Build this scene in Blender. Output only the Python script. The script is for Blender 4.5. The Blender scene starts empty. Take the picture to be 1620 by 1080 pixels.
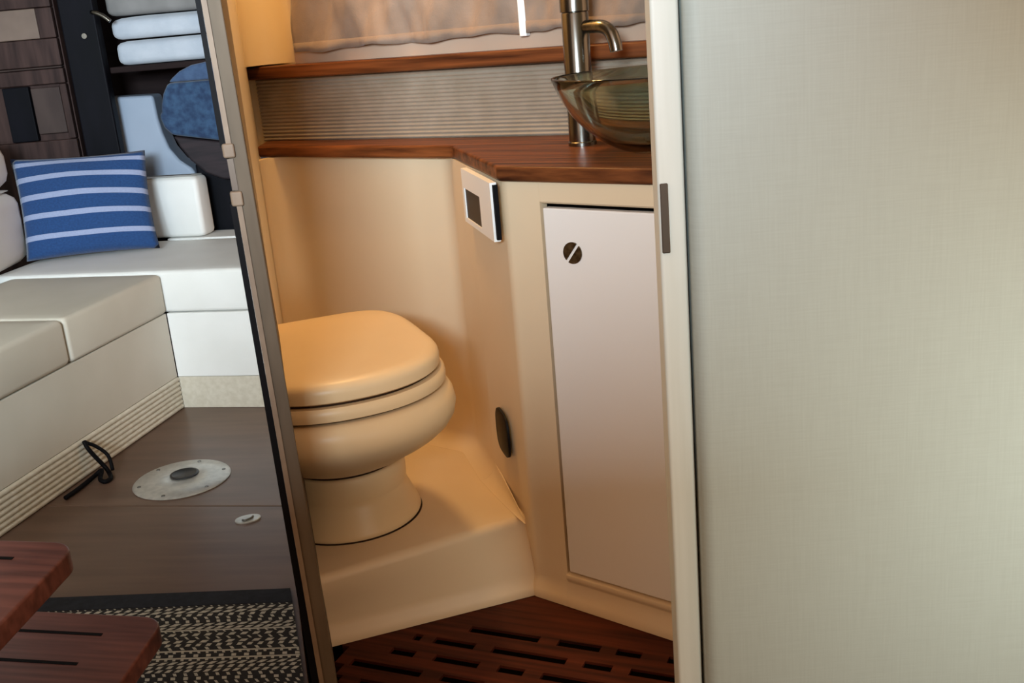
import bpy, bmesh, math, random
from mathutils import Vector, Matrix
random.seed(7)
S = bpy.context.scene
COL = S.collection
R = math.radians

# ------------------------------------------------------------------ camera
cam = bpy.data.cameras.new('camera')
cam.sensor_fit = 'HORIZONTAL'
cam.sensor_width = 36.0
cam.lens = 36.0 * 1690.0 / 1620.0
cam.clip_start = 0.02
co = bpy.data.objects.new('camera', cam)
COL.objects.link(co)
S.camera = co
_th = math.atan(1690.0 / 5571.0)
_r = math.atan(480.0 / 5550.0)
fwd = Vector((0, math.cos(_th), -math.sin(_th)))
r0 = Vector((1, 0, 0)); u0 = Vector((0, math.sin(_th), math.cos(_th)))
rt = math.cos(_r) * r0 - math.sin(_r) * u0
up = math.sin(_r) * r0 + math.cos(_r) * u0
mw = Matrix((rt, up, -fwd)).transposed().to_4x4()
mw.translation = (0, 0, 1.05)
co.matrix_world = mw

# ------------------------------------------------------------------ world, exposure, lights
S.view_settings.view_transform = 'Standard'
S.view_settings.look = 'None'
S.view_settings.gamma = 1.0
S.view_settings.use_curve_mapping = False
S.view_settings.exposure = 0.0
w = bpy.data.worlds.new('ambient_light'); S.world = w; w.use_nodes = True
w.node_tree.nodes['Background'].inputs[0].default_value = (1.0, 0.60, 0.35, 1)
w.node_tree.nodes['Background'].inputs[1].default_value = 1.0  # warm ambient fill added for bounce off the cabin woodwork


def area(name, loc, target, size, power, color, size_y=None, spread=180):
    l = bpy.data.lights.new(name, 'AREA')
    l.energy = power; l.color = color; l.size = size
    l.spread = R(spread)
    if size_y:
        l.shape = 'RECTANGLE'; l.size_y = size_y
    o = bpy.data.objects.new(name, l); COL.objects.link(o)
    o.location = loc
    o.rotation_euler = (Vector(target) - Vector(loc)).to_track_quat('-Z', 'Y').to_euler()
    return o


# daylight falling down the companionway onto the settee
area('companionway_daylight', (-1.35, 0.30, 1.55), (-1.05, 3.05, 0.35), 0.6, 2.6, (0.86, 0.97, 1.0), spread=62)
# daylight from the windows across the saloon, behind the photographer
area('window_daylight', (-0.40, -2.1, 1.55), (-0.15, 2.0, 1.0), 1.0, 390, (0.72, 0.88, 1.0), size_y=0.7)
# added fill light for the right-hand bulkhead, no lamp stands there
area('bulkhead_fill', (1.05, -0.26, 0.75), (0.85, 1.3, 0.40), 0.4, 3.4, (0.88, 0.97, 0.90), spread=58)
# warm lamp in the ceiling of the head
area('head_lamp', (-0.28, 2.12, 1.83), (-0.25, 2.10, 0), 0.16, 8.6, (1.0, 0.59, 0.21))


# ------------------------------------------------------------------ materials
def lin(c):
    out = []
    for v in c:
        v /= 255.0
        out.append(v / 12.92 if v <= 0.04045 else ((v + 0.055) / 1.055) ** 2.4)
    return tuple(out) + (1.0,)


def mat(name, c, rough=0.5, metal=0.0, c2=None, nscale=(8, 8, 8), detail=3.0, bump=0.0, bscale=None,
        coat=0.0, sheen=0.0, trans=0.0, ior=1.45, contrast=(0.35, 0.65), spec=None, coord='Object', rot=0.0):
    m = bpy.data.materials.new(name); m.use_nodes = True
    nt = m.node_tree; N = nt.nodes; L = nt.links
    b = N['Principled BSDF']
    b.inputs['Base Color'].default_value = lin(c)
    b.inputs['Roughness'].default_value = rough
    b.inputs['Metallic'].default_value = metal
    b.inputs['IOR'].default_value = ior
    b.inputs['Coat Weight'].default_value = coat
    b.inputs['Coat Roughness'].default_value = 0.15
    b.inputs['Sheen Weight'].default_value = sheen
    b.inputs['Transmission Weight'].default_value = trans
    if spec is not None:
        b.inputs['Specular IOR Level'].default_value = spec
    tc = N.new('ShaderNodeTexCoord')
    mp = N.new('ShaderNodeMapping'); mp.inputs['Scale'].default_value = nscale
    mr = N.new('ShaderNodeMapping'); mr.inputs['Rotation'].default_value = (0, 0, rot)
    L.new(tc.outputs[coord], mr.inputs['Vector'])
    L.new(mr.outputs['Vector'], mp.inputs['Vector'])
    no = N.new('ShaderNodeTexNoise'); no.inputs['Scale'].default_value = 1.0
    no.inputs['Detail'].default_value = detail
    L.new(mp.outputs['Vector'], no.inputs['Vector'])
    if c2 is not None:
        rp = N.new('ShaderNodeValToRGB')
        rp.color_ramp.elements[0].position = contrast[0]; rp.color_ramp.elements[0].color = lin(c)
        rp.color_ramp.elements[1].position = contrast[1]; rp.color_ramp.elements[1].color = lin(c2)
        L.new(no.outputs['Fac'], rp.inputs['Fac'])
        L.new(rp.outputs['Color'], b.inputs['Base Color'])
    if bump:
        bn = N.new('ShaderNodeTexNoise'); bn.inputs['Scale'].default_value = 1.0
        bn.inputs['Detail'].default_value = 4.0
        mp2 = N.new('ShaderNodeMapping'); mp2.inputs['Scale'].default_value = bscale or nscale
        L.new(mr.outputs['Vector'], mp2.inputs['Vector'])
        L.new(mp2.outputs['Vector'], bn.inputs['Vector'])
        bp = N.new('ShaderNodeBump'); bp.inputs['Strength'].default_value = bump
        bp.inputs['Distance'].default_value = 0.002
        L.new(bn.outputs['Fac'], bp.inputs['Height'])
        L.new(bp.outputs['Normal'], b.inputs['Normal'])
    return m


HULL = math.atan2(-0.424, 0.685)
M = {}
M['gel'] = mat('ivory_gelcoat', (224, 202, 170), 0.4, c2=(218, 195, 162), nscale=(3, 3, 3), spec=0.3)
M['porcelain'] = mat('ivory_porcelain', (224, 196, 154), 0.34, c2=(219, 191, 149), nscale=(4, 4, 4), spec=0.3)
M['door_paint'] = mat('satin_white_paint', (237, 231, 224), 0.33, c2=(233, 226, 218), nscale=(2, 2, 2))
M['wood'] = mat('varnished_mahogany', (46, 20, 11), 0.4, c2=(134, 78, 42), nscale=(3, 70, 70), detail=7, spec=0.2, rot=-HULL, contrast=(0.3, 0.72))
M['grate'] = mat('dark_red_teak', (44, 19, 13), 0.6, c2=(92, 42, 26), nscale=(4, 70, 70), detail=6, spec=0.15, rot=0.41, contrast=(0.3, 0.75))
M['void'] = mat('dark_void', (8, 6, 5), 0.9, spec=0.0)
M['black'] = mat('black_rubber', (11, 10, 12), 0.6, spec=0.1)
M['black_gloss'] = mat('black_plastic', (8, 8, 12), 0.5, spec=0.25)
M['ribbed'] = mat('ribbed_cream_vinyl', (164, 148, 130), 0.5, c2=(154, 138, 119), nscale=(20, 20, 20))  # toned down to stand in for shade under the shelf
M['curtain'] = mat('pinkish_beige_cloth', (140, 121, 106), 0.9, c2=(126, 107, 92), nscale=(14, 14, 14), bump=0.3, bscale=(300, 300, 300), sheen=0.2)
M['brass'] = mat('brushed_bronze', (84, 72, 56), 0.42, metal=1.0, c2=(128, 114, 90), nscale=(120, 120, 120))
M['nickel'] = mat('brushed_nickel', (112, 110, 104), 0.22, metal=1.0, c2=(134, 132, 126), nscale=(200, 200, 6))
M['white_plastic'] = mat('white_plastic', (238, 237, 233), 0.4)
M['strike'] = mat('dark_bronze_metal', (88, 78, 70), 0.4, metal=0.9)
M['edge'] = mat('grey_taupe_laminate', (94, 82, 68), 0.6, c2=(82, 71, 58), nscale=(30, 30, 6), spec=0.2)
M['edge_light'] = mat('pale_edge_trim', (122, 104, 86), 0.6, c2=(108, 91, 75), nscale=(60, 60, 20))
M['vinyl_white'] = mat('white_upholstery_vinyl', (226, 226, 222), 0.55, c2=(218, 218, 213), nscale=(5, 5, 5), bump=0.08, bscale=(250, 250, 250))
M['cream_fabric'] = mat('cream_vinyl_base', (200, 194, 180), 0.6, c2=(192, 186, 171), nscale=(4, 4, 4))
M['skirt'] = mat('pale_ribbed_kick_vinyl', (204, 197, 180), 0.6, c2=(192, 184, 165), nscale=(60, 60, 60))
M['sole'] = mat('brown_cabin_sole', (84, 64, 52), 0.32, c2=(110, 87, 73), nscale=(3, 26, 10), detail=7, rot=0.15, contrast=(0.25, 0.75))
M['alu'] = mat('brushed_aluminium', (196, 198, 196), 0.38, metal=0.7, c2=(214, 215, 212), nscale=(60, 60, 60))
M['dark_metal'] = mat('dark_grey_metal', (62, 64, 66), 0.4, metal=0.6)
M['tread'] = mat('reddish_mahogany_tread', (76, 42, 38), 0.4, c2=(134, 84, 76), nscale=(4, 60, 40), detail=6, coat=0.3, rot=0.25, contrast=(0.28, 0.75))
M['locker'] = mat('brown_locker_wood', (40, 28, 26), 0.55, c2=(64, 47, 43), nscale=(40, 40, 4), detail=6, spec=0.15)
M['tan'] = mat('tan_locker_panel', (108, 90, 78), 0.6, c2=(96, 79, 68), nscale=(10, 10, 10))
M['locker_light'] = mat('faded_brown_panel', (66, 54, 50), 0.6, c2=(56, 45, 42), nscale=(20, 20, 6), spec=0.2)
M['post'] = mat('near_black_post', (9, 10, 14), 0.5, c2=(14, 14, 20), nscale=(20, 20, 4), spec=0.08)
M['dark_wood'] = mat('very_dark_wood', (26, 18, 18), 0.7, c2=(36, 26, 25), nscale=(6, 40, 40), spec=0.1)
M['towel'] = mat('white_towelling', (178, 184, 192), 0.95, c2=(160, 168, 178), nscale=(9, 9, 9), bump=0.5, bscale=(160, 160, 160), sheen=0.3)
M['grey_cloth'] = mat('grey_blanket_cloth', (128, 126, 124), 0.95, c2=(108, 106, 104), nscale=(8, 8, 8))
M['navy'] = mat('blue_quilted_fabric', (24, 46, 76), 0.9, c2=(46, 74, 104), nscale=(45, 45, 45), detail=5, bump=0.4, bscale=(70, 70, 70), sheen=0.2)
M['navy_band'] = mat('slate_blue_fabric', (48, 68, 98), 0.9, c2=(60, 82, 112), nscale=(40, 40, 40), sheen=0.2)
M['chair_base'] = mat('dark_brown_leather', (32, 27, 31), 0.6, c2=(44, 36, 39), nscale=(10, 10, 60), spec=0.2)
M['pale_blue'] = mat('pale_moulded_plastic', (150, 160, 176), 0.6, c2=(140, 152, 168), nscale=(4, 4, 4))
M['wall_cream'] = mat('cream_wall_panel', (222, 202, 168), 0.4, c2=(216, 195, 160), nscale=(2, 2, 2))
M['ceil'] = mat('off_white_headliner', (215, 210, 200), 0.8)
M['jamb'] = mat('white_jamb_paint', (206, 207, 199), 0.5, c2=(199, 200, 191), nscale=(60, 60, 3))
M['wall_toned'] = mat('wall_toned_down', (186, 158, 136), 0.5, c2=(178, 150, 128), nscale=(6, 6, 6))
M['gap_and_seal'] = mat('dark_gap_and_seal', (46, 30, 18), 0.7, spec=0.1)  # base seal, and the shade put into the toilet's gaps
M['opening_shade'] = mat('dark_brown_shade', (62, 52, 42), 0.6)
M['screw'] = mat('steel_screw', (120, 120, 118), 0.35, metal=1.0)


def glass_mat():
    m = bpy.data.materials.new('smoky_green_glass'); m.use_nodes = True
    nt = m.node_tree; b = nt.nodes['Principled BSDF']
    b.inputs['Base Color'].default_value = (0.80, 0.95, 0.91, 1)
    b.inputs['Transmission Weight'].default_value = 1.0
    b.inputs['Roughness'].default_value = 0.02
    b.inputs['IOR'].default_value = 1.45
    return m


M['glass'] = glass_mat()


class G:
    """tiny node helper"""
    def __init__(s, m):
        s.nt = m.node_tree; s.b = s.nt.nodes['Principled BSDF']

    def node(s, t, **k):
        n = s.nt.nodes.new(t)
        for a, v in k.items():
            setattr(n, a, v)
        return n

    def math(s, op, a, b=None, c=None):
        n = s.node('ShaderNodeMath', operation=op)
        for i, v in enumerate((a, b, c)):
            if v is None:
                continue
            if isinstance(v, (int, float)):
                n.inputs[i].default_value = v
            else:
                s.nt.links.new(v, n.inputs[i])
        return n.outputs[0]

    def mix(s, f, a, b):
        n = s.node('ShaderNodeMix', data_type='RGBA')
        for sock, v in ((n.inputs[0], f), (n.inputs[6], a), (n.inputs[7], b)):
            if isinstance(v, tuple):
                sock.default_value = v
            elif isinstance(v, (int, float)):
                sock.default_value = v
            else:
                s.nt.links.new(v, sock)
        return n.outputs[2]


def pillow_mat():
    m = mat('blue_white_striped_cloth', (30, 72, 140), 0.9, bump=0.4, bscale=(260, 260, 260), sheen=0.15)
    g = G(m)
    tc = g.node('ShaderNodeTexCoord'); sx = g.node('ShaderNodeSeparateXYZ')
    g.nt.links.new(tc.outputs['UV'], sx.inputs[0])
    v = sx.outputs[1]
    acc = None
    for c, hw in ((0.925, 0.022), (0.765, 0.027), (0.575, 0.028), (0.385, 0.026), (0.185, 0.024)):
        d = g.math('ABSOLUTE', g.math('SUBTRACT', v, c))
        k = g.math('LESS_THAN', d, hw)
        acc = k if acc is None else g.math('MAXIMUM', acc, k)
    no = g.node('ShaderNodeTexNoise'); no.inputs['Scale'].default_value = 60
    g.nt.links.new(tc.outputs['UV'], no.inputs['Vector'])
    blue = g.mix(no.outputs['Fac'], lin((14, 46, 88)), lin((28, 70, 122)))
    white = g.mix(no.outputs['Fac'], lin((128, 140, 170)), lin((150, 160, 188)))
    g.nt.links.new(g.mix(acc, blue, white), g.b.inputs['Base Color'])
    return m


def rug_mat():
    m = mat('woven_black_cream_rug', (30, 32, 40), 0.95, bump=0.5, bscale=(300, 300, 300))
    g = G(m)
    tc = g.node('ShaderNodeTexCoord'); sx = g.node('ShaderNodeSeparateXYZ')
    g.nt.links.new(tc.outputs['UV'], sx.inputs[0])
    u, v = sx.outputs[0], sx.outputs[1]
    row = g.math('FLOOR', g.math('DIVIDE', v, 0.0115))
    wn = g.node('ShaderNodeTexWhiteNoise', noise_dimensions='1D')
    g.nt.links.new(row, wn.inputs['W'])
    h = wn.outputs['Value']
    wn2 = g.node('ShaderNodeTexWhiteNoise', noise_dimensions='1D')
    g.nt.links.new(g.math('ADD', row, 37.3), wn2.inputs['W'])
    h2 = wn2.outputs['Value']
    per = g.math('MULTIPLY_ADD', h, 0.010, 0.015)
    sk = g.math('MULTIPLY', g.math('SUBTRACT', h2, 0.5), g.math('MULTIPLY', v, 2.2))
    fr = g.math('FRACT', g.math('ADD', g.math('DIVIDE', g.math('ADD', u, sk), per), g.math('MULTIPLY', row, 0.5)))
    duty = g.math('MULTIPLY_ADD', h2, 0.40, 0.22)
    dash = g.math('LESS_THAN', fr, duty)
    fv = g.math('FRACT', g.math('DIVIDE', v, 0.0115))
    inrow = g.math('LESS_THAN', g.math('ABSOLUTE', g.math('SUBTRACT', fv, 0.5)), 0.36)
    line = g.math('MULTIPLY', g.math('LESS_THAN', h, 0.22), g.math('LESS_THAN', fv, 0.4))
    pat = g.math('MAXIMUM', g.math('MULTIPLY', dash, inrow), line)
    no = g.node('ShaderNodeTexNoise'); no.inputs['Scale'].default_value = 120
    g.nt.links.new(tc.outputs['UV'], no.inputs['Vector'])
    cream = g.mix(no.outputs['Fac'], lin((150, 150, 144)), lin((214, 210, 198)))
    dark = g.mix(no.outputs['Fac'], lin((24, 25, 30)), lin((46, 46, 48)))
    g.nt.links.new(g.mix(pat, dark, cream), g.b.inputs['Base Color'])
    return m


def vinyl_panel_mat():
    m = mat('cross_woven_wall_vinyl', (196, 191, 178), 0.62)
    g = G(m)
    tc = g.node('ShaderNodeTexCoord')
    outs = []
    for sc in ((420, 420, 16), (16, 16, 420)):
        mp = g.node('ShaderNodeMapping'); mp.inputs['Scale'].default_value = sc
        g.nt.links.new(tc.outputs['Object'], mp.inputs['Vector'])
        n = g.node('ShaderNodeTexNoise'); n.inputs['Scale'].default_value = 1.0; n.inputs['Detail'].default_value = 2
        g.nt.links.new(mp.outputs['Vector'], n.inputs['Vector'])
        outs.append(n.outputs['Fac'])
    f = g.math('MULTIPLY', g.math('ADD', outs[0], outs[1]), 0.5)
    rp = g.node('ShaderNodeValToRGB')
    rp.color_ramp.elements[0].position = 0.36; rp.color_ramp.elements[0].color = lin((163, 169, 163))
    rp.color_ramp.elements[1].position = 0.64; rp.color_ramp.elements[1].color = lin((168, 175, 169))
    g.nt.links.new(f, rp.inputs['Fac'])
    g.nt.links.new(rp.outputs['Color'], g.b.inputs['Base Color'])
    bp = g.node('ShaderNodeBump'); bp.inputs['Strength'].default_value = 0.06; bp.inputs['Distance'].default_value = 0.001
    g.nt.links.new(f, bp.inputs['Height']); g.nt.links.new(bp.outputs['Normal'], g.b.inputs['Normal'])
    return m


M['pillow'] = pillow_mat()
M['rug'] = rug_mat()
M['panel'] = vinyl_panel_mat()
M['rug_navy'] = mat('navy_rug_binding', (22, 26, 36), 0.95, c2=(30, 35, 46), nscale=(80, 80, 80))


# ------------------------------------------------------------------ mesh helpers (all in world coordinates)
def thing(name, label=None, cat=None, loc=(0, 0, 0), group=None, kind=None):
    o = bpy.data.objects.new(name, None); COL.objects.link(o)
    o.empty_display_size = 0.05
    o.location = loc
    tag(o, label, cat, group, kind)
    return o


def tag(o, label=None, cat=None, group=None, kind=None):
    for k, v in (('label', label), ('category', cat), ('group', group), ('kind', kind)):
        if v:
            o[k] = v
    return o


def wloc(o):
    p = Vector((0, 0, 0))
    while o:
        p += o.location; o = o.parent
    return p


def obj(name, bm, m, parent=None, smooth=False, bevel=0.0, seg=2, angle=35, origin=None, label=None):
    bmesh.ops.recalc_face_normals(bm, faces=bm.faces)
    base = wloc(parent) if parent else Vector((0, 0, 0))
    org = Vector(origin) if origin is not None else base
    bmesh.ops.translate(bm, verts=bm.verts, vec=-org)
    me = bpy.data.meshes.new(name)
    bm.to_mesh(me); bm.free()
    me.materials.append(M[m])
    if smooth:
        for p in me.polygons:
            p.use_smooth = True
    o = bpy.data.objects.new(name, me); COL.objects.link(o)
    if parent:
        o.parent = parent
    o.location = org - base
    if bevel:
        b = o.modifiers.new('bevel', 'BEVEL'); b.width = bevel; b.segments = seg
        b.limit_method = 'ANGLE'; b.angle_limit = R(angle)
        for p in me.polygons:
            p.use_smooth = True
        b.harden_normals = True
    if label:
        o['label'] = label
    return o


def smooth_by_angle(o, deg=35):
    me = o.data
    bm = bmesh.new(); bm.from_mesh(me)
    for f in bm.faces:
        f.smooth = True
    for e in bm.edges:
        e.smooth = not (len(e.link_faces) == 2 and e.calc_face_angle(0) > R(deg))
    bm.to_mesh(me); bm.free()


def hexa(bm, b, t):
    """8-corner solid: b = 4 bottom points, t = 4 top points"""
    vs = [bm.verts.new(p) for p in list(b) + list(t)]
    n = len(b)
    bm.faces.new(vs[:n][::-1]); bm.faces.new(vs[n:])
    for i in range(n):
        j = (i + 1) % n
        bm.faces.new((vs[i], vs[j], vs[n + j], vs[n + i]))


def prism(bm, pts, z0, z1):
    hexa(bm, [(p[0], p[1], z0) for p in pts], [(p[0], p[1], z1) for p in pts])


def fbox(bm, o, e1, e2, a, b, z0, z1):
    """box in a frame on the floor: origin o, unit axes e1,e2; a=(a0,a1) along e1, b along e2"""
    P = lambda s, t: (o[0] + e1[0] * s + e2[0] * t, o[1] + e1[1] * s + e2[1] * t)
    prism(bm, [P(a[0], b[0]), P(a[1], b[0]), P(a[1], b[1]), P(a[0], b[1])], z0, z1)


def ext(bm, pts3, vec):
    """extrude a planar outline (3-D points) by a vector"""
    hexa(bm, pts3, [tuple(Vector(p) + Vector(vec)) for p in pts3])


def fillet(pts, rs, n=8):
    """round the inner corners of an open 2-D polyline"""
    out = [Vector(pts[0])]
    for i in range(1, len(pts) - 1):
        p, a, b = Vector(pts[i]), Vector(pts[i - 1]), Vector(pts[i + 1])
        r = rs[i - 1]
        da = (a - p).normalized(); db = (b - p).normalized()
        if r <= 0:
            out.append(p); continue
        half = math.acos(max(-1, min(1, da.dot(db)))) / 2
        d = r / math.tan(half)
        s, e = p + da * d, p + db * d
        c = p + (da + db).normalized() * (r / math.sin(half))
        a0 = math.atan2(s.y - c.y, s.x - c.x); a1 = math.atan2(e.y - c.y, e.x - c.x)
        while a1 - a0 > math.pi: a1 -= 2 * math.pi
        while a1 - a0 < -math.pi: a1 += 2 * math.pi
        for k in range(n + 1):
            t = a0 + (a1 - a0) * k / n
            out.append(Vector((c.x + r * math.cos(t), c.y + r * math.sin(t))))
    out.append(Vector(pts[-1]))
    return out


def sweep(bm, path, prof, close=False):
    """sweep profile [(offset to the right of travel, z)] along a 2-D path, mitred"""
    rows = []
    n = len(path)
    for i in range(n):
        d1 = (path[i] - path[i - 1]).normalized() if i > 0 else (path[1] - path[0]).normalized()
        d2 = (path[i + 1] - path[i]).normalized() if i < n - 1 else d1
        n1 = Vector((d1.y, -d1.x)); n2 = Vector((d2.y, -d2.x))
        nn = (n1 + n2).normalized(); k = 1.0 / max(0.3, nn.dot(n1))
        rows.append([bm.verts.new((path[i].x + nn.x * o * k, path[i].y + nn.y * o * k, z)) for o, z in prof])
    m = len(prof)
    for i in range(n - 1):
        for j in range(m if close else m - 1):
            jj = (j + 1) % m
            bm.faces.new((rows[i][j], rows[i + 1][j], rows[i + 1][jj], rows[i][jj]))
    if close:
        bm.faces.new(rows[0]); bm.faces.new(rows[-1][::-1])
    return rows


def lathe(bm, c, prof, n=48, cap=True):
    rows = [[bm.verts.new((c[0] + r * math.cos(2 * math.pi * k / n), c[1] + r * math.sin(2 * math.pi * k / n), z)) for k in range(n)] for r, z in prof]
    for a, b in zip(rows, rows[1:]):
        for k in range(n):
            j = (k + 1) % n
            bm.faces.new((a[k], a[j], b[j], b[k]))
    if cap:
        bm.faces.new(rows[0][::-1]); bm.faces.new(rows[-1])
    return rows


def loft(bm, rings, cap=True):
    rows = [[bm.verts.new(p) for p in r] for r in rings]
    n = len(rows[0])
    for a, b in zip(rows, rows[1:]):
        for k in range(n):
            j = (k + 1) % n
            bm.faces.new((a[k], a[j], b[j], b[k]))
    if cap:
        bm.faces.new(rows[0][::-1]); bm.faces.new(rows[-1])


def tube(bm, pts, rad, n=12, sub=6):
    P = [Vector(p) for p in pts]
    if sub > 1:
        Q = []
        for i in range(len(P) - 1):
            p0 = P[max(i - 1, 0)]; p1 = P[i]; p2 = P[i + 1]; p3 = P[min(i + 2, len(P) - 1)]
            for k in range(sub):
                t = k / sub
                Q.append(0.5 * ((2 * p1) + (p2 - p0) * t + (2 * p0 - 5 * p1 + 4 * p2 - p3) * t * t + (3 * p1 - p0 - 3 * p2 + p3) * t ** 3))
        Q.append(P[-1]); P = Q
    rings = []
    ref = None
    for i, p in enumerate(P):
        d = (P[min(i + 1, len(P) - 1)] - P[max(i - 1, 0)]).normalized()
        if ref is None:
            ref = d.orthogonal().normalized()
        ref = (ref - d * ref.dot(d)).normalized()
        s = d.cross(ref)
        rings.append([p + (ref * math.cos(2 * math.pi * k / n) + s * math.sin(2 * math.pi * k / n)) * rad for k in range(n)])
    loft(bm, rings)


def disc_on(bm, c, nrm, rx, ry, depth, n=32, power=2.0, upv=(0, 0, 1)):
    """rounded plate standing proud of a surface along nrm"""
    nrm = Vector(nrm).normalized(); upv = (Vector(upv) - nrm * Vector(upv).dot(nrm)).normalized(); sd = upv.cross(nrm)
    ring = []
    for k in range(n):
        t = 2 * math.pi * k / n; cc, ss = math.cos(t), math.sin(t)
        ring.append(Vector(c) + sd * (math.copysign(abs(cc) ** (2 / power), cc) * rx) + upv * (math.copysign(abs(ss) ** (2 / power), ss) * ry))
    mid = sum(ring, Vector()) / n
    loft(bm, [[p for p in ring], [p + nrm * depth * 0.75 for p in ring], [mid + (p - mid) * 0.93 + nrm * depth for p in ring]])


def cushion(bm, o, e1, e2, a, b, z0, z1, puff=0.012, n=10, r=0.02):
    """soft rounded-box cushion with a gently crowned top"""
    m = 6
    def ring(inset, z, k):
        pts = []
        a0, a1, b0, b1 = a[0] + inset, a[1] - inset, b[0] + inset, b[1] - inset
        cr = r
        for (ca, cb, s) in ((a1 - cr, b1 - cr, 0), (a0 + cr, b1 - cr, 1), (a0 + cr, b0 + cr, 2), (a1 - cr, b0 + cr, 3)):
            for i in range(5):
                t = (s + i / 4) * math.pi / 2
                u, v = ca + cr * math.cos(t), cb + cr * math.sin(t)
                pts.append((o[0] + e1[0] * u + e2[0] * v, o[1] + e1[1] * u + e2[1] * v, z))
        return pts
    rr = r
    rings = []
    for t in (90, 60, 30, 0):
        rings.append(ring(rr - rr * math.cos(R(t)), z0 + rr - rr * math.sin(R(t)), 0))
    for t in (0, 30, 60, 85):
        rings.append(ring(rr - rr * math.cos(R(t)), z1 - rr + rr * math.sin(R(t)) - puff * 0.0, 0))
    da = min(a[1] - a[0], b[1] - b[0])
    for q in (0.10, 0.2, 0.3, 0.40):
        rings.append(ring(da * q, z1 + puff * math.sin(q / 0.4 * math.pi / 2), 0))
    loft(bm, rings)


def unit(x, y):
    l = math.hypot(x, y); return (x / l, y / l)


# ================================================================== SETTING
# back (hull side) wall of the head
BL, BR = Vector((-0.575, 2.6193)), Vector((0.42, 2.0035))
bd = (BR - BL).normalized(); bn = Vector((bd.y, -bd.x))       # bn points into the room


def onback(s, off, z):      # point at distance s along the back wall from BL, off = into the room
    p = BL + bd * s + bn * off
    return (p.x, p.y, z)


WL = (BR - BL).length
bm = bmesh.new()
fbox(bm, BL, bd, bn, (0, WL), (-0.03, 0.0), 0.795, 1.9)
wall_back = tag(obj('wall_back', bm, 'wall_cream', origin=(-0.1, 2.3, 0.8)), kind='structure')
# ribbed backsplash between counter and shelf
bm = bmesh.new()
prof = []
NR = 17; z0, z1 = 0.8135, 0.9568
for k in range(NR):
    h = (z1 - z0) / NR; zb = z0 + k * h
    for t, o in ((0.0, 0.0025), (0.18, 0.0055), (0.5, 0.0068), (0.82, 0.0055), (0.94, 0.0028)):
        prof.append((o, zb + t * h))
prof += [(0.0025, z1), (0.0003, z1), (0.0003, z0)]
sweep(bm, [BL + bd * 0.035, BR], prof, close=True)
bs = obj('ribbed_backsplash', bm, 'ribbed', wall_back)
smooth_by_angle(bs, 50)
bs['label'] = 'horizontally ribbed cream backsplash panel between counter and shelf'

# moulded wall under the rear counter (concave fillets at both ends)
LW0, LW1 = Vector((-0.4290, 1.90)), Vector((-0.5525, 2.54))   # inner face of the left wall
pA = Vector((-0.5525, 2.54)); pB = Vector((-0.098, 2.205)); pC = Vector((0.0, 1.795)); pD = Vector((0.30, 1.5495))
path = fillet([LW0 + (LW1 - LW0) * 0.72, pA, pB, pB + (pC - pB) * 0.42], [0.05, 0.07])
bm = bmesh.new()
cove = [(0.034 * (1 - math.sin(R(t))), 0.1435 + 0.034 * (1 - math.cos(R(t)))) for t in (0, 15, 30, 45, 60, 75, 90)]
sweep(bm, path, [(0.034, 0.140)] + cove + [(0, 0.787), (-0.02, 0.787), (-0.02, 0.140)], close=True)
lw = obj('lower_wall_panel', bm, 'gel', wall_back)
smooth_by_angle(lw, 35)

# left wall of the head (thin bulkhead)
bm = bmesh.new()
prism(bm, [LW0, LW1 + (LW1 - LW0) * 0.14, LW1 + (LW1 - LW0) * 0.14 + Vector((-0.014, -0.003)), LW0 + Vector((-0.014, -0.003))], 0.0, 1.9)
tag(obj('wall_left', bm, 'wall_cream', origin=(-0.48, 2.2, 0)), kind='structure')
# soft fillet between left and back wall above the counter
bm = bmesh.new()
pc = BL + bd * 0.03
cor = fillet([LW0 + (LW1 - LW0) * 0.85, LW1 + (LW1 - LW0) * 0.105, BL + bd * 0.16], [0.06])
sweep(bm, cor, [(0.0005, 0.99), (0.0005, 1.9), (-0.004, 1.9), (-0.004, 0.99)], close=True)
cf = obj('corner_moulding', bm, 'wall_cream', wall_back); smooth_by_angle(cf, 35)

# floor: dark sub floor, with the cabin sole panels as parts
bm = bmesh.new()
prism(bm, [(-2.2, -0.6), (1.3, -0.6), (1.3, 4.15), (-2.2, 4.15)], -0.06, -0.03)
floor = tag(obj('floor', bm, 'void'), kind='structure')


def soleline(x):            # seam across the sole
    return 2.299 + (x + 0.572) * (2.405 - 2.299) / (-1.11 + 0.572)


def fpanel(pts):
    b = bmesh.new(); prism(b, pts, -0.0295, 0.0)
    return obj('panel', b, 'sole', floor, bevel=0.0015, seg=1, origin=(pts[0][0], pts[0][1], -0.0295))


XL, XR = -1.5, -0.4449
fpanel([(-1.5, soleline(-1.5) + 0.0015), (-0.5225, soleline(-0.5225) + 0.0015), (-0.585, 2.63), (-0.585, 3.3), (-1.5, 3.3)])
fpanel([(-1.5, 1.35), (-0.352, 1.35), (-0.352, 1.395), (-0.468, 1.9), (-0.5225, soleline(-0.5225) - 0.0015), (-1.5, soleline(-1.5) - 0.0015)])

# ceiling, saloon walls
bm = bmesh.new(); prism(bm, [(-2.2, 1.05), (1.3, 1.05), (1.3, 4.15), (-2.2, 4.15)], 1.9, 1.93)
tag(obj('ceiling', bm, 'ceil'), kind='structure')
bm = bmesh.new(); prism(bm, [(-2.2, 4.0), (1.3, 4.0), (1.3, 4.05), (-2.2, 4.05)], -0.03, 1.9)
tag(obj('wall_far', bm, 'dark_wood'), kind='structure')
bm = bmesh.new(); prism(bm, [(-2.2, 0.3), (-2.15, 0.3), (-2.15, 4.0), (-2.2, 4.0)], -0.03, 1.9)
tag(obj('wall_outer', bm, 'cream_fabric'), kind='structure')

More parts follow.
